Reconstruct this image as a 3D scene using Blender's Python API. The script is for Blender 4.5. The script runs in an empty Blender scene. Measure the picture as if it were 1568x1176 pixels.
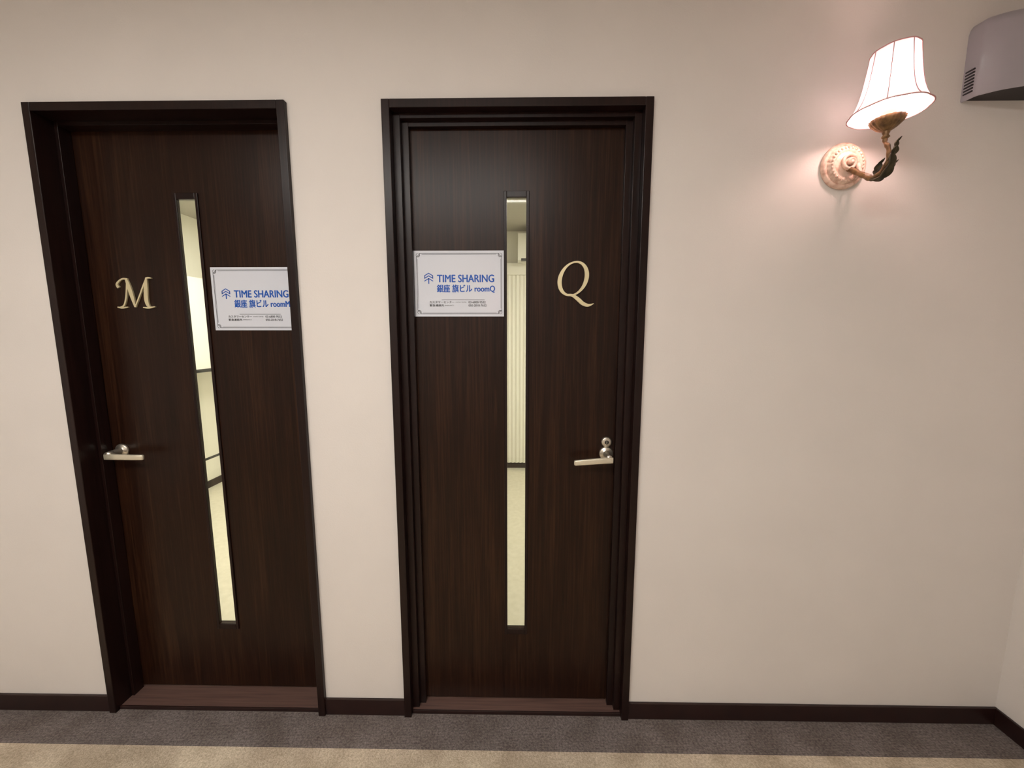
import bpy, bmesh, math
from mathutils import Vector, Matrix

scene = bpy.context.scene
COL = scene.collection
try:
    scene.view_settings.view_transform = 'Standard'
    scene.view_settings.look = 'None'
except Exception as e:
    print(e)

def s2l(c):
    return tuple((v/255/12.92 if v/255 <= 0.04045 else ((v/255+0.055)/1.055)**2.4) for v in c) + (1.0,)

# ------------------------------------------------------------------ materials
def mat(name, rgb, rough=0.5, metal=0.0, spec=0.5, emit=None, estr=0.0):
    m = bpy.data.materials.new(name); m.use_nodes = True
    b = m.node_tree.nodes['Principled BSDF']
    b.inputs['Base Color'].default_value = s2l(rgb)
    b.inputs['Roughness'].default_value = rough
    b.inputs['Metallic'].default_value = metal
    b.inputs['Specular IOR Level'].default_value = spec
    if emit:
        b.inputs['Emission Color'].default_value = s2l(emit)
        b.inputs['Emission Strength'].default_value = estr
    return m

def noise_mat(name, c1, c2, scale=(1, 1, 1), nscale=5, detail=4, lo=0.3, hi=0.7, rough=0.5,
              bump=0.0, bscale=None, bdist=0.002, metal=0.0, spec=0.5, fine=None):
    m = mat(name, c1, rough, metal, spec)
    nt = m.node_tree; N = nt.nodes; L = nt.links; b = N['Principled BSDF']
    tc = N.new('ShaderNodeTexCoord'); mp = N.new('ShaderNodeMapping')
    mp.inputs['Scale'].default_value = scale
    L.new(tc.outputs['Object'], mp.inputs['Vector'])
    n = N.new('ShaderNodeTexNoise'); n.inputs['Scale'].default_value = nscale
    n.inputs['Detail'].default_value = detail
    L.new(mp.outputs['Vector'], n.inputs['Vector'])
    r = N.new('ShaderNodeValToRGB')
    r.color_ramp.elements[0].position = lo; r.color_ramp.elements[0].color = s2l(c1)
    r.color_ramp.elements[1].position = hi; r.color_ramp.elements[1].color = s2l(c2)
    L.new(n.outputs['Fac'], r.inputs['Fac'])
    L.new(r.outputs['Color'], b.inputs['Base Color'])
    if bump > 0:
        n2 = N.new('ShaderNodeTexNoise'); n2.inputs['Scale'].default_value = bscale or nscale
        n2.inputs['Detail'].default_value = 3
        L.new(mp.outputs['Vector'], n2.inputs['Vector'])
        bp = N.new('ShaderNodeBump'); bp.inputs['Strength'].default_value = bump
        bp.inputs['Distance'].default_value = bdist
        L.new(n2.outputs['Fac'], bp.inputs['Height'])
        L.new(bp.outputs['Normal'], b.inputs['Normal'])
    return m

def wood_mat(name, dark, mid, light, rough=0.36, spec=0.35, p=(0.36, 0.5, 0.72)):
    m = mat(name, dark, rough, 0, spec)
    nt = m.node_tree; N = nt.nodes; L = nt.links; b = N['Principled BSDF']
    tc = N.new('ShaderNodeTexCoord')
    mp = N.new('ShaderNodeMapping'); mp.inputs['Scale'].default_value = (90, 90, 1.9)
    mp2 = N.new('ShaderNodeMapping'); mp2.inputs['Scale'].default_value = (10, 10, 0.5)
    L.new(tc.outputs['Object'], mp.inputs['Vector']); L.new(tc.outputs['Object'], mp2.inputs['Vector'])
    n = N.new('ShaderNodeTexNoise'); n.inputs['Scale'].default_value = 1.6; n.inputs['Detail'].default_value = 7
    n.inputs['Roughness'].default_value = 0.7
    n.inputs['Distortion'].default_value = 0.5
    L.new(mp.outputs['Vector'], n.inputs['Vector'])
    n2 = N.new('ShaderNodeTexNoise'); n2.inputs['Scale'].default_value = 1.3; n2.inputs['Detail'].default_value = 3
    n2.inputs['Distortion'].default_value = 1.4
    L.new(mp2.outputs['Vector'], n2.inputs['Vector'])
    mx = N.new('ShaderNodeMath'); mx.operation = 'MULTIPLY_ADD'; mx.inputs[1].default_value = 0.68
    L.new(n.outputs['Fac'], mx.inputs[0])
    m3 = N.new('ShaderNodeMath'); m3.operation = 'MULTIPLY'; m3.inputs[1].default_value = 0.32
    L.new(n2.outputs['Fac'], m3.inputs[0]); L.new(m3.outputs[0], mx.inputs[2])
    r = N.new('ShaderNodeValToRGB'); e = r.color_ramp.elements
    e[0].position = p[0]; e[0].color = s2l(dark)
    e[1].position = p[2]; e[1].color = s2l(light)
    k = e.new(p[1]); k.color = s2l(mid)
    L.new(mx.outputs[0], r.inputs['Fac']); L.new(r.outputs['Color'], b.inputs['Base Color'])
    bp = N.new('ShaderNodeBump'); bp.inputs['Strength'].default_value = 0.12; bp.inputs['Distance'].default_value = 0.001
    L.new(n.outputs['Fac'], bp.inputs['Height']); L.new(bp.outputs['Normal'], b.inputs['Normal'])
    return m

M_WALL = noise_mat('wallpaper', (225, 219, 214), (230, 224, 219), nscale=3, rough=0.85, bump=0.22, bscale=190, bdist=0.0012, spec=0.2)
M_CEIL = noise_mat('ceiling_paint', (222, 216, 212), (228, 222, 218), nscale=4, rough=0.9, spec=0.2)
M_WOOD = wood_mat('door_wood', (24, 11, 6), (36, 18, 10), (64, 40, 24), 0.33, 0.24)
M_FRAME = wood_mat('frame_wood', (22, 10, 9), (29, 15, 13), (42, 24, 20), 0.32, 0.28)
M_BASE = noise_mat('baseboard_brown', (34, 18, 17), (44, 25, 22), (3, 3, 3), 6, rough=0.35)
M_THR = noise_mat('threshold_brown', (90, 68, 62), (114, 88, 80), (1, 30, 30), 5, rough=0.3)
M_SILVER = mat('brushed_nickel', (205, 198, 184), 0.32, 0.9)
M_LEVER = mat('satin_lever', (226, 218, 196), 0.38, 0.55)
M_DARK = mat('dark_gap', (12, 10, 10), 0.6)
M_BRASS = mat('letter_brass', (230, 218, 178), 0.36, 0.5)
M_PAPER = mat('sign_paper', (218, 222, 232), 0.12, 0, 0.6)
M_BLUE = mat('print_blue', (0, 84, 182), 0.3)
M_GREY = mat('print_grey', (52, 54, 60), 0.4)
M_PLASTER = noise_mat('antique_plaster', (236, 206, 188), (196, 152, 130), nscale=60, lo=0.45, hi=0.75, rough=0.5)
M_BRONZE = noise_mat('antique_bronze', (148, 116, 78), (86, 66, 46), nscale=70, rough=0.4, metal=0.5)
M_LEAF = noise_mat('leaf_verdigris', (84, 76, 52), (44, 40, 30), nscale=80, rough=0.5, metal=0.3)
M_SEAM = mat('shade_seam', (200, 150, 150), 0.7)
M_BULB = mat('bulb_glow', (255, 240, 225), 0.4, emit=(255, 213, 204), estr=125)
M_CREAM = mat('candle_sleeve', (240, 220, 190), 0.5)
M_BOX = noise_mat('vent_enamel', (160, 156, 163), (170, 166, 173), nscale=4, rough=0.28)
M_BOXD = mat('vent_underside', (46, 40, 42), 0.6)
M_ROOMW = noise_mat('room_wall', (238, 235, 222), (242, 239, 226), nscale=3, rough=0.9)
M_ROOMF = noise_mat('room_floor', (212, 206, 184), (222, 216, 196), nscale=30, rough=0.7)
M_ROOMC = mat('room_ceiling', (180, 176, 164), 0.9)
M_CURT = mat('curtain_cloth', (238, 235, 222), 0.85)
M_BLACK = mat('black_metal', (20, 20, 20), 0.4)
M_WHITEB = mat('whiteboard_face', (245, 243, 232), 0.25)

# shade cloth
M_SHADE = bpy.data.materials.new('shade_cloth'); M_SHADE.use_nodes = True
nt = M_SHADE.node_tree; nt.nodes.clear()
o = nt.nodes.new('ShaderNodeOutputMaterial'); mx = nt.nodes.new('ShaderNodeMixShader')
d = nt.nodes.new('ShaderNodeBsdfDiffuse'); t = nt.nodes.new('ShaderNodeBsdfTranslucent')
d.inputs['Color'].default_value = s2l((246, 242, 246)); t.inputs['Color'].default_value = s2l((236, 240, 248))
mx.inputs['Fac'].default_value = 0.27
nt.links.new(d.outputs[0], mx.inputs[1]); nt.links.new(t.outputs[0], mx.inputs[2]); nt.links.new(mx.outputs[0], o.inputs[0])

# glass
M_GLASS = bpy.data.materials.new('door_glass'); M_GLASS.use_nodes = True
nt = M_GLASS.node_tree; nt.nodes.clear()
o = nt.nodes.new('ShaderNodeOutputMaterial'); mx = nt.nodes.new('ShaderNodeMixShader')
d = nt.nodes.new('ShaderNodeBsdfTransparent'); t = nt.nodes.new('ShaderNodeBsdfGlossy')
t.inputs['Roughness'].default_value = 0.03; mx.inputs['Fac'].default_value = 0.04
d.inputs['Color'].default_value = (0.98, 0.985, 0.97, 1)
nt.links.new(d.outputs[0], mx.inputs[1]); nt.links.new(t.outputs[0], mx.inputs[2]); nt.links.new(mx.outputs[0], o.inputs[0])

def carpet(name, c1, c2, ribbed=False, sc=140):
    m = noise_mat(name, c1, c2, (1, 1, 1), sc, 5, 0.3, 0.7, 0.95, 0.8, 260, 0.004, spec=0.1)
    nt = m.node_tree; N = nt.nodes; L = nt.links; b = N['Principled BSDF']
    ramp = [n for n in N if n.type == 'VALTORGB'][0]
    tc = [n for n in N if n.type == 'TEX_COORD'][0]
    n2 = N.new('ShaderNodeTexNoise'); n2.inputs['Scale'].default_value = 9; n2.inputs['Detail'].default_value = 4
    L.new(tc.outputs['Object'], n2.inputs['Vector'])
    r2 = N.new('ShaderNodeValToRGB'); r2.color_ramp.elements[0].position = 0.35; r2.color_ramp.elements[1].position = 0.6
    r2.color_ramp.elements[0].color = (0.76, 0.74, 0.72, 1); r2.color_ramp.elements[1].color = (1, 1, 1, 1)
    L.new(n2.outputs['Fac'], r2.inputs['Fac'])
    mm = N.new('ShaderNodeMix'); mm.data_type = 'RGBA'; mm.blend_type = 'MULTIPLY'; mm.inputs['Factor'].default_value = 1
    L.new(ramp.outputs['Color'], mm.inputs[6]); L.new(r2.outputs['Color'], mm.inputs[7])
    last = mm.outputs[2]
    if ribbed:
        w = N.new('ShaderNodeTexWave'); w.wave_type = 'BANDS'; w.bands_direction = 'Y'
        w.inputs['Scale'].default_value = 60; w.inputs['Distortion'].default_value = 1.0
        L.new(tc.outputs['Object'], w.inputs['Vector'])
        r3 = N.new('ShaderNodeValToRGB'); r3.color_ramp.elements[0].color = (0.78, 0.78, 0.78, 1)
        L.new(w.outputs['Fac'], r3.inputs['Fac'])
        m4 = N.new('ShaderNodeMix'); m4.data_type = 'RGBA'; m4.blend_type = 'MULTIPLY'; m4.inputs['Factor'].default_value = 1
        L.new(last, m4.inputs[6]); L.new(r3.outputs['Color'], m4.inputs[7]); last = m4.outputs[2]
    L.new(last, b.inputs['Base Color'])
    return m
M_CARP = carpet('carpet_beige', (188, 172, 148), (228, 214, 192))
M_CARB = carpet('carpet_border_grey', (104, 95, 93), (152, 142, 137), True)

# ------------------------------------------------------------------ builder
class MB:
    def __init__(s): s.v = []; s.f = []; s.m = []; s.sm = []; s.mats = []
    def mi(s, m):
        if m not in s.mats: s.mats.append(m)
        return s.mats.index(m)
    def add(s, vs, fs, m, smooth=False):
        o = len(s.v); s.v += [tuple(p) for p in vs]; k = s.mi(m)
        for f in fs:
            s.f.append([i+o for i in f]); s.m.append(k); s.sm.append(smooth)
    def box(s, x0, x1, y0, y1, z0, z1, m):
        vs = [(x, y, z) for x in (x0, x1) for y in (y0, y1) for z in (z0, z1)]
        s.add(vs, [(0, 1, 3, 2), (4, 6, 7, 5), (0, 4, 5, 1), (2, 3, 7, 6), (0, 2, 6, 4), (1, 5, 7, 3)], m)
    def lathe(s, prof, org, axis, m, seg=48, rf=None, smooth=True, cap0=False, cap1=False):
        vs = []; fs = []
        for (r, h) in prof:
            for k in range(seg):
                a = 2*math.pi*k/seg; rr = r*(rf(a, h) if rf else 1)
                if axis == 'Z': p = (org[0]+rr*math.cos(a), org[1]+rr*math.sin(a), org[2]+h)
                else: p = (org[0]+rr*math.cos(a), org[1]-h, org[2]+rr*math.sin(a))
                vs.append(p)
        for i in range(len(prof)-1):
            for k in range(seg):
                k2 = (k+1) % seg
                fs.append((i*seg+k, i*seg+k2, (i+1)*seg+k2, (i+1)*seg+k))
        if cap0: fs.append(tuple(range(seg)))
        if cap1: fs.append(tuple((len(prof)-1)*seg+k for k in range(seg)))
        s.add(vs, fs, m, smooth)
    def tube(s, path, ra, m, rb=None, seg=12, ref=(0, 0, 1), power=2.0, smooth=True):
        n = len(path); P = [Vector(p) for p in path]
        if not isinstance(ra, (list, tuple)): ra = [ra]*n
        if rb is None: rb = ra
        if not isinstance(rb, (list, tuple)): rb = [rb]*n
        vs = []; fs = []; prev = None
        for i in range(n):
            t = (P[min(i+1, n-1)]-P[max(i-1, 0)]).normalized()
            if prev is None:
                r = Vector(ref)
                if abs(t.dot(r)) > 0.95: r = Vector((1, 0, 0))
                up = (r-t*t.dot(r)).normalized()
            else:
                up = (prev-t*t.dot(prev)).normalized()
            prev = up; side = t.cross(up)
            for k in range(seg):
                a = 2*math.pi*(k+0.5)/seg; c, q = math.cos(a), math.sin(a)
                c = math.copysign(abs(c)**(2/power), c); q = math.copysign(abs(q)**(2/power), q)
                vs.append(P[i]+side*c*ra[i]+up*q*rb[i])
        for i in range(n-1):
            for k in range(seg):
                k2 = (k+1) % seg
                fs.append((i*seg+k, i*seg+k2, (i+1)*seg+k2, (i+1)*seg+k))
        fs.append(tuple(range(seg))); fs.append(tuple((n-1)*seg+k for k in range(seg)))
        s.add(vs, fs, m, smooth)
    def sphere(s, c, r, m, seg=12, rings=8, sc=(1, 1, 1)):
        vs = []; fs = []
        for i in range(rings+1):
            ph = math.pi*(i/rings); rr = max(math.sin(ph), 0.001)
            for k in range(seg):
                a = 2*math.pi*k/seg
                vs.append((c[0]+r*sc[0]*rr*math.cos(a), c[1]+r*sc[1]*rr*math.sin(a), c[2]+r*sc[2]*math.cos(ph)))
        for i in range(rings):
            for k in range(seg):
                k2 = (k+1) % seg
                fs.append((i*seg+k, i*seg+k2, (i+1)*seg+k2, (i+1)*seg+k))
        s.add(vs, fs, m, True)
    def build(s, name, parent=None, bevel=0, solid=0):
        me = bpy.data.meshes.new(name); me.from_pydata(s.v, [], s.f)
        for m in s.mats: me.materials.append(m)
        for p, k, sm in zip(me.polygons, s.m, s.sm): p.material_index = k; p.use_smooth = sm
        bm = bmesh.new(); bm.from_mesh(me); bmesh.ops.recalc_face_normals(bm, faces=bm.faces); bm.to_mesh(me); bm.free()
        me.update()
        ob = bpy.data.objects.new(name, me); COL.objects.link(ob)
        if bevel:
            b = ob.modifiers.new('bevel', 'BEVEL'); b.width = bevel; b.segments = 2; b.limit_method = 'ANGLE'; b.angle_limit = 0.8
        if solid:
            b = ob.modifiers.new('solid', 'SOLIDIFY'); b.thickness = solid; b.offset = 0
        if parent:
            ob.parent = parent; ob.matrix_parent_inverse = Matrix.Translation(-parent.location)
        return ob

def empty(name, loc):
    e = bpy.data.objects.new(name, None); e.location = loc; e.empty_display_size = 0.05
    COL.objects.link(e); return e

def catmull(pts, n=8):
    out = []; P = [tuple(p) for p in pts]; L = len(P)
    for i in range(L-1):
        p0 = P[max(i-1, 0)]; p1 = P[i]; p2 = P[i+1]; p3 = P[min(i+2, L-1)]
        for k in range(n):
            t = k/n
            out.append(tuple(0.5*((2*b)+(-a+c)*t+(2*a-5*b+4*c-d)*t*t+(-a+3*b-3*c+d)*t**3) for a, b, c, d in zip(p0, p1, p2, p3)))
    out.append(P[-1]); return out

# ------------------------------------------------------------------ dimensions
CAMH = 1.38; CAMD = 1.25
XR = 1.713; XL = -3.0; YF = -2.7; ZC = 2.5; WT = 0.13
MX0, MX1 = -1.503, -0.701
QX0, QX1 = -0.410, 0.402
DT = 2.082
YB = 2.68; ZRC = 2.4

# walls
b = MB()
b.box(XL, MX0, 0, WT, 0, ZC, M_WALL)
b.box(MX1, QX0, 0, WT, 0, ZC, M_WALL)
b.box(QX1, XR+0.1, 0, WT, 0, ZC, M_WALL)
b.box(MX0, MX1, 0, WT, DT, ZC, M_WALL)
b.box(QX0, QX1, 0, WT, DT, ZC, M_WALL)
b.build('wall_back')
b = MB(); b.box(XR, XR+0.1, YF, 0, 0, ZC, M_WALL); b.build('wall_right')
b = MB(); b.box(XL-0.1, XL, YF, WT, 0, ZC, M_WALL); b.build('wall_left')
b = MB(); b.box(XL-0.1, XR+0.1, YF-0.1, YF, 0, ZC, M_WALL); b.build('wall_front')
b = MB(); b.box(XL-0.1, XR+0.1, YF-0.1, WT, ZC, ZC+0.1, M_CEIL); b.build('ceiling')
b = MB()
b.box(XL-0.1, XR+0.1, YF-0.1, -0.123, -0.1, 0, M_CARP)
b.box(XL-0.1, XR+0.1, -0.123, 0.02, -0.1, 0.0, M_CARB)
b.build('floor')

# baseboards
b = MB()
for x0, x1 in ((XL, MX0), (MX1, QX0), (QX1, XR)):
    b.box(x0, x1, -0.009, 0, 0, 0.064, M_BASE)
b.build('baseboard_back', bevel=0.002)
b = MB(); b.box(XR-0.009, XR, YF, -0.009, 0, 0.064, M_BASE); b.build('baseboard_right', bevel=0.002)
b = MB(); b.box(XL, XL+0.009, YF, -0.009, 0, 0.064, M_BASE); b.build('baseboard_left', bevel=0.002)
b = MB(); b.box(XL+0.009, XR-0.009, YF, YF+0.009, 0, 0.064, M_BASE); b.build('baseboard_front', bevel=0.002)

# ------------------------------------------------------------------ doors
def make_door(name, x0, x1, yl, steps, slit_x, zs0, zs1, handle, lock):
    cx = (x0+x1)/2
    E = empty(name, (cx, 0, 0))
    fw = 0.025
    b = MB()
    b.box(x0, x0+fw, -0.015, WT, 0, DT, M_FRAME)
    b.box(x1-fw, x1, -0.015, WT, 0, DT, M_FRAME)
    b.box(x0+fw, x1-fw, -0.015, WT, DT-fw, DT, M_FRAME)
    b.build('frame', E, bevel=0.0018)
    b = MB()
    prev = 0
    for (i0, ih, ys) in steps:
        b.box(x0+fw+prev, x0+fw+i0, ys, yl-0.002, 0.012, DT-fw, M_FRAME)
        b.box(x1-fw-i0, x1-fw-prev, ys, yl-0.002, 0.012, DT-fw, M_FRAME)
        b.box(x0+fw+i0, x1-fw-i0, ys, yl-0.002, DT-fw-ih, DT-fw, M_FRAME)
        prev = i0
    b.build('door_stop', E, bevel=0.0008)
    lx0, lx1, lz0, lz1 = x0+fw+0.003, x1-fw-0.003, 0.022, DT-fw-0.003
    hw = 0.0315
    b = MB(); y1 = yl+0.036
    # front skin with the slit opening, back of the leaf with a splayed wider opening
    for (ya, yb, g) in ((yl, yl+0.008, 0.0), (yl+0.008, y1, 0.034)):
        g2 = g*0.6
        b.box(lx0, slit_x-hw-g, ya, yb, lz0, lz1, M_WOOD)
        b.box(slit_x+hw+g, lx1, ya, yb, lz0, lz1, M_WOOD)
        b.box(slit_x-hw-g, slit_x+hw+g, ya, yb, lz0, zs0-g2, M_WOOD)
        b.box(slit_x-hw-g, slit_x+hw+g, ya, yb, zs1+g2, lz1, M_WOOD)
    b.build('leaf', E)
    b = MB()
    tw = 0.010; yt = yl-0.005
    for yy0, yy1, g in ((yt, yl, 0.0), (y1, y1+0.005, 0.034)):
        b.box(slit_x-hw-g-tw, slit_x-hw-g, yy0, yy1, zs0-0.02-g*.6, zs1+0.02+g*.6, M_FRAME)
        b.box(slit_x+hw+g, slit_x+hw+g+tw, yy0, yy1, zs0-0.02-g*.6, zs1+0.02+g*.6, M_FRAME)
        b.box(slit_x-hw-g, slit_x+hw+g, yy0, yy1, zs0-0.02-g*.6, zs0-g*.6, M_FRAME)
        b.box(slit_x-hw-g, slit_x+hw+g, yy0, yy1, zs1+g*.6, zs1+0.02+g*.6, M_FRAME)
    b.build('slit_trim', E, bevel=0.0015)
    b = MB(); b.box(slit_x-hw-0.006, slit_x+hw+0.006, yl+0.0085, yl+0.0125, zs0-0.006, zs1+0.006, M_GLASS); b.build('slit_glass', E)
    b = MB()
    b.box(x0+fw, x1-fw, 0.006, WT, 0, 0.012, M_THR)
    b.box(x0+fw, x1-fw, 0.000, 0.006, 0, 0.0135, M_BASE)
    b.build('threshold', E, bevel=0.0015)
    hx, hz, sg, dz, ln = handle
    b = MB()
    b.lathe([(0.023, 0), (0.024, 0.002), (0.024, 0.006), (0.021, 0.009), (0.012, 0.010), (0.0105, 0.013), (0.0105, 0.040)], (hx, yl, hz), 'Y', M_SILVER, 36)
    yo = yl-0.052
    b.tube([(hx, yl-0.035, hz), (hx, yo-0.005, hz-0.002)], 0.0105, M_SILVER, seg=16)
    lp = [(hx-sg*0.013, yo, hz-0.008), (hx-sg*0.011, yo, hz-0.008), (hx+sg*ln*0.3, yo-0.001, hz-0.009+dz*0.3), (hx+sg*ln*0.7, yo-0.001, hz-0.010+dz*0.7), (hx+sg*(ln-0.004), yo+0.002, hz-0.011+dz), (hx+sg*ln, yo+0.003, hz-0.011+dz)]
    b.tube(lp, [0.004, 0.006, 0.006, 0.0055, 0.0055, 0.004], M_LEVER, rb=[0.009, 0.011, 0.010, 0.0095, 0.009, 0.007], seg=20, power=4)
    b.build('lever_handle', E)
    if lock:
        b = MB()
        b.lathe([(0.0165, 0), (0.018, 0.002), (0.018, 0.008), (0.015, 0.011), (0.007, 0.0115)], (hx, yl, hz+0.041), 'Y', M_SILVER, 32)
        b.lathe([(0.007, 0.0115), (0.0065, 0.0125), (0.0005, 0.0125)], (hx, yl, hz+0.041), 'Y', M_DARK, 24)
        b.box(hx-0.0012, hx+0.0012, yl-0.0135, yl-0.012, hz+0.036, hz+0.046, M_SILVER)
        b.build('lock_cylinder', E)
    return E

QY = 0.050; MY = 0.084
make_door('door_1', MX0, MX1, MY, [(0.011, 0.012, 0.045)], -1.107, 0.287, 1.832, (-1.430, 0.970, 1, 0.0, 0.122), False)
make_door('door_2', QX0, QX1, QY, [(0.022, 0.015, 0.014), (0.043, 0.030, 0.032)], -0.0046, 0.308, 1.821, (0.306, 0.977, -1, -0.008, 0.116), True)

# ------------------------------------------------------------------ signs
def text_verts(body):
    cu = bpy.data.curves.new('txt', 'FONT'); cu.body = body; cu.size = 1.0; cu.resolution_u = 4
    ob = bpy.data.objects.new('txt', cu); COL.objects.link(ob)
    bpy.context.view_layer.update()
    dg = bpy.context.evaluated_depsgraph_get()
    me = bpy.data.meshes.new_from_object(ob.evaluated_get(dg))
    vs = [v.co.copy() for v in me.vertices]; fs = [tuple(p.vertices) for p in me.polygons]
    bpy.data.objects.remove(ob); bpy.data.curves.remove(cu); bpy.data.meshes.remove(me)
    return vs, fs

def put_text(b, body, xl, xr, zb, zt, y, m, bold=0.0):
    vs, fs = text_verts(body)
    if not vs: return
    x0 = min(v.x for v in vs); x1 = max(v.x for v in vs); y0 = min(v.y for v in vs); y1 = max(v.y for v in vs)
    offs = [(0, 0)] if not bold else [(-bold, 0), (bold, 0), (0, bold*0.6), (0, -bold*0.6)]
    for i, (dx, dz) in enumerate(offs):
        out = [(dx+xl+(v.x-x0)/(x1-x0)*(xr-xl), y-i*0.00003, dz+zb+(v.y-y0)/(y1-y0)*(zt-zb)) for v in vs]
        b.add(out, fs, m)

def make_sign(name, cx, cz, yl, letter):
    W, H = 0.297, 0.212
    x0 = cx-W/2; zt = cz+H/2; yf = yl-0.0022; yp = yf-0.0004
    X = lambda u: x0+u*W
    Z = lambda v: zt-v*H
    E = empty(name, (cx, yl, cz))
    b = MB(); b.box(x0, x0+W, yf, yl-0.0003, zt-H, zt, M_PAPER); b.build('sheet', E)
    b = MB()
    put_text(b, 'TIME SHARING', X(0.255), X(0.885), Z(0.475), Z(0.362), yp, M_BLUE, 0.0009)
    put_text(b, '銀座 旗ビル room'+letter, X(0.25), X(0.895), Z(0.635), Z(0.51), yp, M_BLUE, 0.0008)
    put_text(b, 'カスタマーセンター', X(0.165), X(0.44), Z(0.797), Z(0.762), yp, M_GREY, 0.0002)
    put_text(b, '(CONTACT CENTER)', X(0.455), X(0.575), Z(0.793), Z(0.772), yp, M_GREY)
    put_text(b, '03-6800-9532', X(0.60), X(0.79), Z(0.797), Z(0.764), yp, M_GREY, 0.0002)
    put_text(b, '緊急連絡先', X(0.165), X(0.325), Z(0.847), Z(0.812), yp, M_GREY, 0.0002)
    put_text(b, '(EMERGENCY)', X(0.335), X(0.435), Z(0.843), Z(0.822), yp, M_GREY)
    put_text(b, '050-2018-7652', X(0.60), X(0.80), Z(0.847), Z(0.814), yp, M_GREY, 0.0002)
    b.box(X(0.30), X(0.78), yp, yf, Z(0.745), Z(0.740), M_GREY)
    lx, lz = X(0.160), Z(0.42)
    def chev(cz_, hw, dp, th):
        vs = [(lx-hw, yp, cz_-dp), (lx, yp, cz_), (lx+hw, yp, cz_-dp), (lx+hw, yp, cz_-dp-th), (lx, yp, cz_-th), (lx-hw, yp, cz_-dp-th)]
        b.add(vs, [(0, 1, 4, 5), (1, 2, 3, 4)], M_BLUE)
    # hexagonal tree mark: three stacked roofs on a trunk, lower legs
    chev(lz+0.0190, 0.0145, 0.0085, 0.0032)
    chev(lz+0.0105, 0.0145, 0.0085, 0.0032)
    chev(lz+0.0020, 0.0145, 0.0085, 0.0032)
    b.box(lx-0.0016, lx+0.0016, yp, yf, lz-0.017, lz+0.002, M_BLUE)
    for s_ in (-1, 1):
        b.box(lx+s_*0.0131-0.0014, lx+s_*0.0131+0.0014, yp, yf, lz+0.0005, lz+0.0105, M_BLUE)
    # ornamental border
    def fr(ins, th, cut):
        xa, xb, za, zb = x0+ins, x0+W-ins, zt-H+ins, zt-ins
        b.box(xa+cut, xb-cut, yp, yf, zb-th, zb, M_GREY); b.box(xa+cut, xb-cut, yp, yf, za, za+th, M_GREY)
        b.box(xa, xa+th, yp, yf, za+cut, zb-cut, M_GREY); b.box(xb-th, xb, yp, yf, za+cut, zb-cut, M_GREY)
    fr(0.008, 0.0014, 0.012); fr(0.0112, 0.0008, 0.015)
    for sx in (0, 1):
        for sz in (0, 1):
            ox = x0+0.008 if sx == 0 else x0+W-0.008; oz = zt-0.008 if sz else zt-H+0.008
            dx = 1 if sx == 0 else -1; dz = -1 if sz else 1
            for (R, c, a0, a1) in ((0.012, 0.0, 0, 90), (0.006, 0.006, -60, 270), (0.0095, 0.0, 0, 90)):
                n = 14; vs = []; fs = []
                for k in range(n+1):
                    a = math.radians(a0+(a1-a0)*k/n)
                    for rr in (R-0.0006, R+0.0006):
                        vs.append((ox+dx*(c+rr*math.cos(a)), yp, oz+dz*(c+rr*math.sin(a))))
                for k in range(n): fs.append((2*k, 2*k+1, 2*k+3, 2*k+2))
                b.add(vs, fs, M_GREY)
    b.build('print', E)
    return E
make_sign('door_sign', -0.193, 1.551, QY, 'Q')
make_sign('door_sign', -0.8990, 1.506, MY, 'M')

# ------------------------------------------------------------------ letters
def stroke(b, pts, ws, y0, y1, org, sc, m):
    P = catmull([(p[0], p[1], w) for p, w in zip(pts, ws)], 10)
    n = len(P); vs = []; fs = []
    for i, (x, z, w) in enumerate(P):
        a = P[max(i-1, 0)]; c = P[min(i+1, n-1)]
        tx, tz = c[0]-a[0], c[1]-a[1]; l = math.hypot(tx, tz) or 1
        nx, nz = -tz/l, tx/l; w = max(w, 0.6)/2
        for s_ in (1, -1):
            for y in (y0, y1):
                vs.append((org[0]+(x+s_*nx*w)*sc, y, org[1]+(z+s_*nz*w)*sc))
    for i in range(n-1):
        o = 4*i; q = o+4
        fs += [(o, q, q+2, o+2), (o+1, o+3, q+3, q+1), (o, o+1, q+1, q), (o+2, q+2, q+3, o+3)]
    fs += [(0, 2, 3, 1), (4*n-4, 4*n-3, 4*n-1, 4*n-2)]
    b.add(vs, fs, m)

b = MB(); sc = 0.00222; og = (0.190, 1.553)
pts = []; ws = []
for k in range(25):
    a = math.radians(100+360*k/24)
    ex, ez = 19.5*math.cos(a), 24*math.sin(a)
    pts.append((-4+ex+ez*0.18, 6+ez)); ws.append(2.3+3.8*abs(math.cos(a-math.radians(12)))**1.8)
stroke(b, pts, ws, QY-0.007, QY-0.001, og, sc, M_BRASS)
stroke(b, [(-13, -17), (-4, -18.5), (4, -24), (11, -30), (19, -32.5), (27, -30)], [2, 4.2, 5.6, 5.4, 4, 0.8], QY-0.0071, QY-0.001, og, sc, M_BRASS)
b.build('door_letter_q')
b = MB(); og = (-1.313, 1.524); sc = 0.00230; y0, y1 = MY-0.006, MY-0.001
stroke(b, [(-24, 9), (-26, 14), (-21, 19.5), (-15, 22), (-9, 21)], [4.0, 3.0, 2.2, 2.2, 3], y0, y1, og, sc, M_BRASS)
stroke(b, [(-10, 21), (-12, 6), (-15, -8), (-19, -17), (-25, -20)], [2.0, 2.4, 2.4, 2.2, 2.0], y0-.0001, y1, og, sc, M_BRASS)
stroke(b, [(-29, -19.5), (-22, -20.5), (-13, -19.5)], [1.6, 2.6, 1.4], y0-.0002, y1, og, sc, M_BRASS)
stroke(b, [(-11, 21.5), (-8, 10), (-5, -4), (-2, -19.5)], [3.4, 5.6, 5.6, 2.2], y0-.0003, y1, og, sc, M_BRASS)
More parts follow.
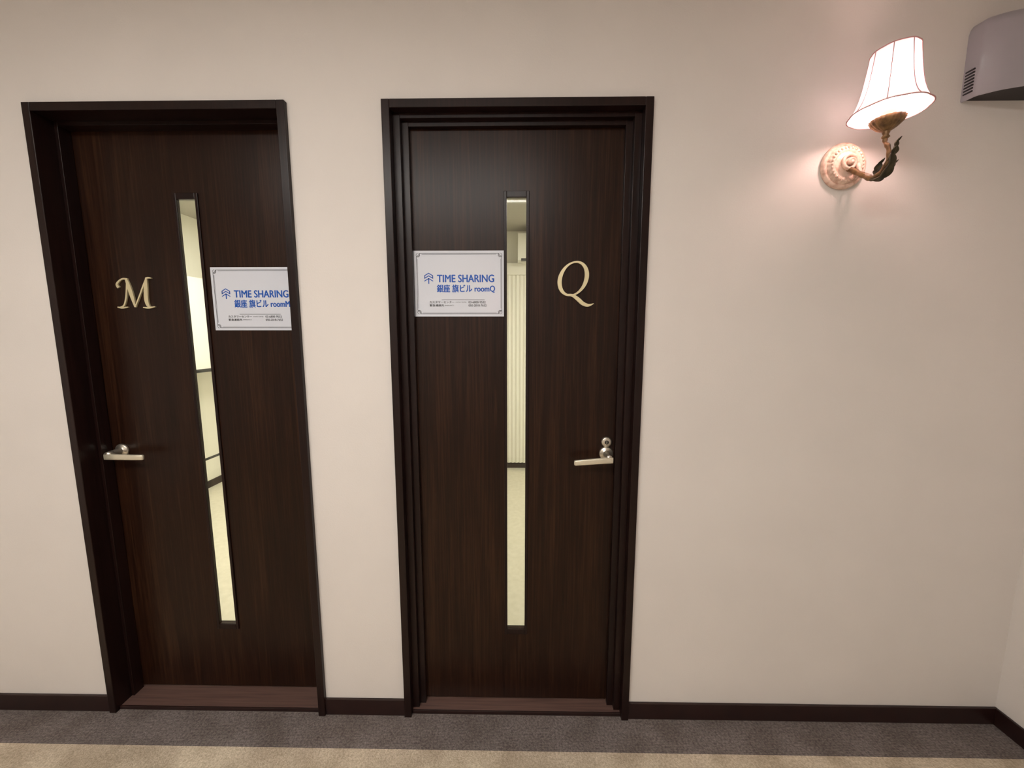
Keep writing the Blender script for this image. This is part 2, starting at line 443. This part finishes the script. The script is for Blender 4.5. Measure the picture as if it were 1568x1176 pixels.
stroke(b, [(-2, -19.5), (6, -4), (14, 12), (20, 23)], [1.8, 2.0, 2.2, 2.2], y0-.0004, y1, og, sc, M_BRASS)
stroke(b, [(19.5, 23.5), (17.5, 10), (16, -6), (17, -15), (20, -20)], [2.2, 5.4, 5.9, 5, 3.0], y0-.0005, y1, og, sc, M_BRASS)
stroke(b, [(19, 22.5), (23, 23.2), (27, 22.5)], [2.2, 2.2, 1.0], y0-.0007, y1, og, sc, M_BRASS)
stroke(b, [(10, -20), (18, -20.5), (28, -19)], [1.4, 2.6, 1.2], y0-.0006, y1, og, sc, M_BRASS)
b.build('door_letter_m')

# ------------------------------------------------------------------ wall sconce
SX, SZ = 0.978, 1.887
E = empty('wall_sconce', (SX, 0, SZ))
b = MB()
b.lathe([(0.064, 0), (0.066, 0.003), (0.066, 0.008), (0.062, 0.013), (0.058, 0.014), (0.054, 0.012)], (SX, 0, SZ), 'Y', M_PLASTER, 64)
b.lathe([(0.054, 0.012), (0.049, 0.020), (0.041, 0.024), (0.037, 0.021), (0.034, 0.020), (0.026, 0.024), (0.014, 0.028), (0.001, 0.029)], (SX, 0, SZ), 'Y', M_PLASTER, 96,
        rf=lambda a, h: 1+0.035*math.cos(a*24) if 0.015 < h < 0.0235 else 1)
for k in range(28):
    a = 2*math.pi*k/28
    b.sphere((SX+0.0455*math.cos(a), -0.022, SZ+0.0455*math.sin(a)), 0.0042, M_PLASTER, 10, 6, (0.8, 1, 1.0))
sp = []
for k in range(46):
    a = math.radians(-30+k*14); r = 0.027-0.0235*k/45
    sp.append((SX+r*math.cos(a), -0.026-0.010*k/45, SZ+r*math.sin(a)))
b.tube(sp, [0.0042+0.0012*math.sin(k/45*math.pi) for k in range(46)], M_PLASTER, seg=10, ref=(0, 1, 0))
b.sphere((SX+0.001, -0.036, SZ), 0.0065, M_PLASTER)
b.build('backplate', E)
LY = -0.138
b = MB()
arm = catmull([(SX, -0.022, SZ-0.012), (SX+0.003, -0.045, SZ-0.030), (SX+0.003, -0.075, SZ-0.052), (SX, -0.105, SZ-0.072), (SX, -0.134, SZ-0.070), (SX, -0.154, SZ-0.045), (SX, -0.150, SZ-0.014), (SX, LY, SZ+0.008), (SX, LY, SZ+0.026)], 8)
n = len(arm)
b.tube(arm, [0.0075-0.0030*i/n+0.0008*math.sin(i*0.9) for i in range(n)], M_BRONZE, seg=14, ref=(1, 0, 0))
b.build('arm', E)
b = MB()
arm2 = catmull([(SX+0.024, -0.030, SZ-0.004), (SX+0.022, -0.040, SZ-0.026), (SX+0.010, -0.060, SZ-0.042), (SX+0.004, -0.085, SZ-0.055), (SX, -0.105, SZ-0.066)], 6)
b.tube(arm2, [0.0065-0.0025*i/len(arm2) for i in range(len(arm2))], M_PLASTER, seg=12, ref=(1, 0, 0))
b.build('scroll', E)
def leaf(b, path, width, normal_side, m, lobes=4):
    P = [Vector(p) for p in catmull(path, 8)]; n = len(P); vs = []; fs = []
    sv = Vector(normal_side).normalized(); cols = 7
    for i in range(n):
        t = i/(n-1); w = width*math.sin(math.pi*min(1, 0.12+0.88*t)**0.8)*(1-0.25*t)
        w *= 0.72+0.42*abs(math.sin(lobes*math.pi*t))
        tg = (P[min(i+1, n-1)]-P[max(i-1, 0)]).normalized(); up = tg.cross(sv)
        for k in range(cols):
            q = (k/(cols-1)*2-1)
            vs.append(P[i]+sv*q*w+up*(-(q*q)*w*0.45+0.15*w*math.cos(q*9)))
    for i in range(n-1):
        for k in range(cols-1):
            fs.append((i*cols+k, i*cols+k+1, (i+1)*cols+k+1, (i+1)*cols+k))
    b.add(vs, fs, m, True)
b = MB()
leaf(b, [(SX, -0.108, SZ-0.076), (SX, -0.138, SZ-0.080), (SX, -0.160, SZ-0.058), (SX, -0.162, SZ-0.030), (SX, -0.174, SZ-0.018)], 0.013, (1, 0.15, 0), M_LEAF)
leaf(b, [(SX, -0.150, SZ-0.050), (SX+0.006, -0.160, SZ-0.026), (SX+0.010, -0.160, SZ-0.004), (SX+0.014, -0.170, SZ+0.006)], 0.009, (1, 0.3, 0), M_LEAF)
leaf(b, [(SX, -0.143, SZ-0.064), (SX+0.014, -0.140, SZ-0.060), (SX+0.024, -0.144, SZ-0.048), (SX+0.032, -0.148, SZ-0.042)], 0.009, (0, 1, 0.2), M_LEAF, 3)
leaf(b, [(SX, -0.122, SZ-0.072), (SX+0.008, -0.113, SZ-0.055), (SX+0.010, -0.118, SZ-0.038), (SX+0.012, -0.130, SZ-0.030)], 0.009, (1, -0.4, 0), M_LEAF, 3)
b.build('acanthus_leaves', E, solid=0.0018)
b = MB()
b.lathe([(0.004, -0.022), (0.0095, -0.018), (0.006, -0.012), (0.0085, -0.006), (0.007, 0.0)], (SX, LY, SZ+0.036), 'Z', M_BRONZE, 24, cap0=True)
b.lathe([(0.007, 0.0), (0.012, 0.003), (0.022, 0.010), (0.031, 0.020), (0.036, 0.030), (0.0345, 0.031), (0.028, 0.021), (0.012, 0.010), (0.001, 0.008)], (SX, LY, SZ+0.032), 'Z', M_BRONZE, 96,
        rf=lambda a, h: 1+0.07*abs(math.sin(a*9))*(h > 0.002))
b.build('shell_cup', E)
b = MB()
b.lathe([(0.015, 0.0), (0.015, 0.052), (0.012, 0.056), (0.001, 0.056)], (SX, LY, SZ+0.042), 'Z', M_CREAM, 32)
b.build('candle_sleeve', E)
b = MB()
b.lathe([(0.009, 0.0), (0.012, 0.010), (0.019, 0.026), (0.021, 0.038), (0.017, 0.052), (0.008, 0.060), (0.0005, 0.062)], (SX, LY, SZ+0.098), 'Z', M_BULB, 24)
b.build('bulb', E)
ZS0 = 1.967
prof = [(0.0840, 0), (0.0765, 0.010), (0.0695, 0.024), (0.0635, 0.042), (0.0585, 0.064), (0.0550, 0.088), (0.0520, 0.112), (0.0495, 0.134), (0.0485, 0.147)]
NP = 8
def scal(a, h): return 1-0.030*(1-abs(math.cos(a*NP/2)))
pr = [(p[0], p[1]) for p in catmull([(r, h, 0) for r, h in prof], 4)]
b = MB(); b.lathe(pr, (SX, LY, ZS0), 'Z', M_SHADE, 96, rf=scal); b.build('shade', E)
b = MB()
for k in range(NP):
    a = 2*math.pi*k/NP+0.0
    b.tube([(SX+(r+0.0006)*math.cos(a), LY+(r+0.0006)*math.sin(a), ZS0+h) for r, h in pr], 0.0010, M_SEAM, seg=6, ref=(math.cos(a), math.sin(a), 0))
for (r, h) in (pr[0], pr[-1]):
    b.tube([(SX+r*scal(2*math.pi*k/96, h)*math.cos(2*math.pi*k/96), LY+r*scal(2*math.pi*k/96, h)*math.sin(2*math.pi*k/96), ZS0+h) for k in range(97)], 0.0016, M_SEAM, seg=6)
for a in (0.4, 2.5, 4.6):
    b.tube([(SX+0.010*math.cos(a), LY+0.010*math.sin(a), ZS0+0.022), (SX+0.056*math.cos(a), LY+0.056*math.sin(a), ZS0+0.060)], 0.0008, M_BRONZE, seg=6)
b.build('shade_piping', E)

# matching sconce on the opposite corridor wall (seen only as a soft sheen in the doors)
E2 = empty('wall_sconce', (-0.20, YF, 1.62)); E2.rotation_euler = (0, 0, math.pi)
for c in [o_ for o_ in COL.objects if o_.parent == E]:
    k = c.copy(); COL.objects.link(k); k.parent = E2; k.matrix_parent_inverse = Matrix.Translation(-E.location)

# ------------------------------------------------------------------ vent hood on wall, upper right
b = MB()
x0, x1 = 1.308, 1.640; z0, z1 = 2.063, 2.272
plan = [(x0, 0), (x0+0.004, -0.030)] + catmull([(x0+0.008, -0.036), (x0+0.045, -0.062), (x0+0.105, -0.082), ((x0+x1)/2, -0.088), (x1-0.105, -0.082), (x1-0.045, -0.062), (x1-0.008, -0.036)], 6) + [(x1-0.004, -0.030), (x1, 0)]
n = len(plan); rings = []
for (zz, sh) in ((z0, 0.0), (z0+0.003, 0.003), (z1-0.030, 0.003), (z1-0.016, -0.001), (z1-0.006, -0.008), (z1, -0.018)):
    rings.append([((x0+x1)/2+(px-(x0+x1)/2)*(1+sh/0.17), min(0, py*(1+sh/0.08)), zz) for px, py in plan])
vs = [p for r in rings for p in r]; fs = []
for i in range(len(rings)-1):
    for k in range(n-1): fs.append((i*n+k, i*n+k+1, (i+1)*n+k+1, (i+1)*n+k))
b.add(vs, fs, M_BOX, True)
b.add(rings[-1], [tuple(range(n))], M_BOX, False)
b.add([(px, py*0.97, z0+0.006) for px, py in plan], [tuple(range(n))], M_BOXD)
for k in range(8):
    zz = z0+0.016+k*0.0085
    b.box(x0-0.0035, x0+0.002, -0.027, -0.005, zz, zz+0.0035, M_BOXD)
    b.box(x1-0.002, x1+0.0035, -0.027, -0.005, zz, zz+0.0035, M_BOXD)
b.build('wall_vent_hood')

# ------------------------------------------------------------------ rooms behind the doors
RX0, RP0, RP1, RX1 = -2.83, -0.585, -0.525, 2.4
b = MB(); b.box(RX0-0.1, RX1+0.1, YB, YB+0.1, 0, ZRC, M_ROOMW); b.build('wall_room_far')
b = MB(); b.box(RX0-0.1, RX0, WT, YB, 0, ZRC, M_ROOMW); b.build('wall_room_left')
b = MB(); b.box(RX1, RX1+0.1, WT, YB, 0, ZRC, M_ROOMW); b.build('wall_room_right')
b = MB(); b.box(RP0, RP1, WT, YB, 0, ZRC, M_ROOMW); b.build('wall_room_partition')
b = MB(); b.box(XR+0.1, RX1+0.1, WT-0.05, WT, 0, ZRC, M_ROOMW); b.build('wall_room_near')
b = MB(); b.box(RX0-0.1, RX1+0.1, 0.02, YB+0.1, -0.1, 0, M_ROOMF); b.build('floor_room')
b = MB(); b.box(RX0-0.1, RX1+0.1, WT, YB+0.1, ZRC, ZRC+0.1, M_ROOMC); b.build('ceiling_room')
b = MB()
b.box(RX0, RX0+0.009, WT, YB-0.009, 0, 0.064, M_BASE)
b.box(RX0, RP0, YB-0.009, YB, 0, 0.064, M_BASE)
b.box(RP1, RX1, YB-0.009, YB, 0, 0.064, M_BASE)
b.build('baseboard_room')
b = MB(); vs = []; fs = []; nn = 500
for k in range(nn+1):
    x = -0.48+k*(2.2)/nn; y = YB-0.05+0.006*math.sin(x*2*math.pi/0.04)
    vs += [(x, y, 0.07), (x, y, 1.98)]
for k in range(nn): fs.append((2*k, 2*k+2, 2*k+3, 2*k+1))
b.add(vs, fs, M_CURT, True)
b.box(-0.49, 1.75, YB-0.07, YB, 1.975, 2.085, M_CURT)
b.build('pleated_curtain')
b = MB()
b.box(0.0, 0.82, YB-0.21, YB, 2.087, 2.33, M_WHITEB)
b.box(0.03, 0.79, YB-0.212, YB-0.15, 2.085, 2.103, M_BLACK)
b.build('air_conditioner')
WX = -2.62
E = empty('mobile_whiteboard', (WX, 1.9, 0))
b = MB(); b.box(WX-0.015, WX+0.015, 1.25, 2.45, 1.11, 1.85, M_WHITEB); b.build('panel', E)
b = MB()
b.box(WX-0.02, WX+0.045, 1.25, 2.45, 1.085, 1.105, M_BLACK)
for yy in (1.27, 2.43):
    b.tube([(WX, yy, 1.1), (WX, yy, 0.06)], 0.012, M_BLACK)
    b.tube([(WX-0.17, yy, 0.06), (WX+0.26, yy, 0.06)], 0.014, M_BLACK)
    for dx in (-0.16, 0.25): b.sphere((WX+dx, yy, 0.027), 0.027, M_BLACK)
b.tube([(WX, 1.27, 0.35), (WX, 2.43, 0.35)], 0.010, M_BLACK)
b.build('stand', E)

# ------------------------------------------------------------------ lights
def ceil_light(name, cx, cy, z, sx, sy, strength, rgb):
    mm = mat(name+'_diffuser', (250, 245, 235), 0.5, emit=rgb, estr=strength)
    b = MB()
    b.box(cx-sx/2, cx+sx/2, cy-sy/2, cy+sy/2, z-0.022, z-0.012, mm)
    for a in ((cx-sx/2-0.02, cx-sx/2, cy-sy/2-0.02, cy+sy/2+0.02), (cx+sx/2, cx+sx/2+0.02, cy-sy/2-0.02, cy+sy/2+0.02),
              (cx-sx/2, cx+sx/2, cy-sy/2-0.02, cy-sy/2), (cx-sx/2, cx+sx/2, cy+sy/2, cy+sy/2+0.02)):
        b.box(a[0], a[1], a[2], a[3], z-0.03, z, M_WHITEB)
    b.box(cx-sx/2, cx+sx/2, cy-sy/2, cy+sy/2, z-0.011, z, M_WHITEB)
    b.build(name)
ceil_light('ceiling_light', -0.75, -1.7, ZC, 1.8, 0.5, 17.5, (254, 250, 244))
ceil_light('ceiling_light', -1.6, 1.3, ZRC, 1.2, 0.5, 23, (255, 252, 240))
ceil_light('ceiling_light', 1.0, 1.2, ZRC, 1.2, 0.5, 21, (255, 252, 240))

w = bpy.data.worlds.new('world'); w.use_nodes = True
w.node_tree.nodes['Background'].inputs[0].default_value = (0.9, 0.85, 0.75, 1)
w.node_tree.nodes['Background'].inputs[1].default_value = 0.1
scene.world = w

# ------------------------------------------------------------------ camera
cam = bpy.data.cameras.new('camera'); cam.sensor_width = 36; cam.sensor_fit = 'HORIZONTAL'
cam.lens = 589/1568*36; cam.clip_start = 0.02
co = bpy.data.objects.new('camera', cam); COL.objects.link(co)
co.location = (0, -CAMD, CAMH)
co.rotation_euler = (math.radians(90-7.1), 0, math.radians(0.85))
scene.camera = co
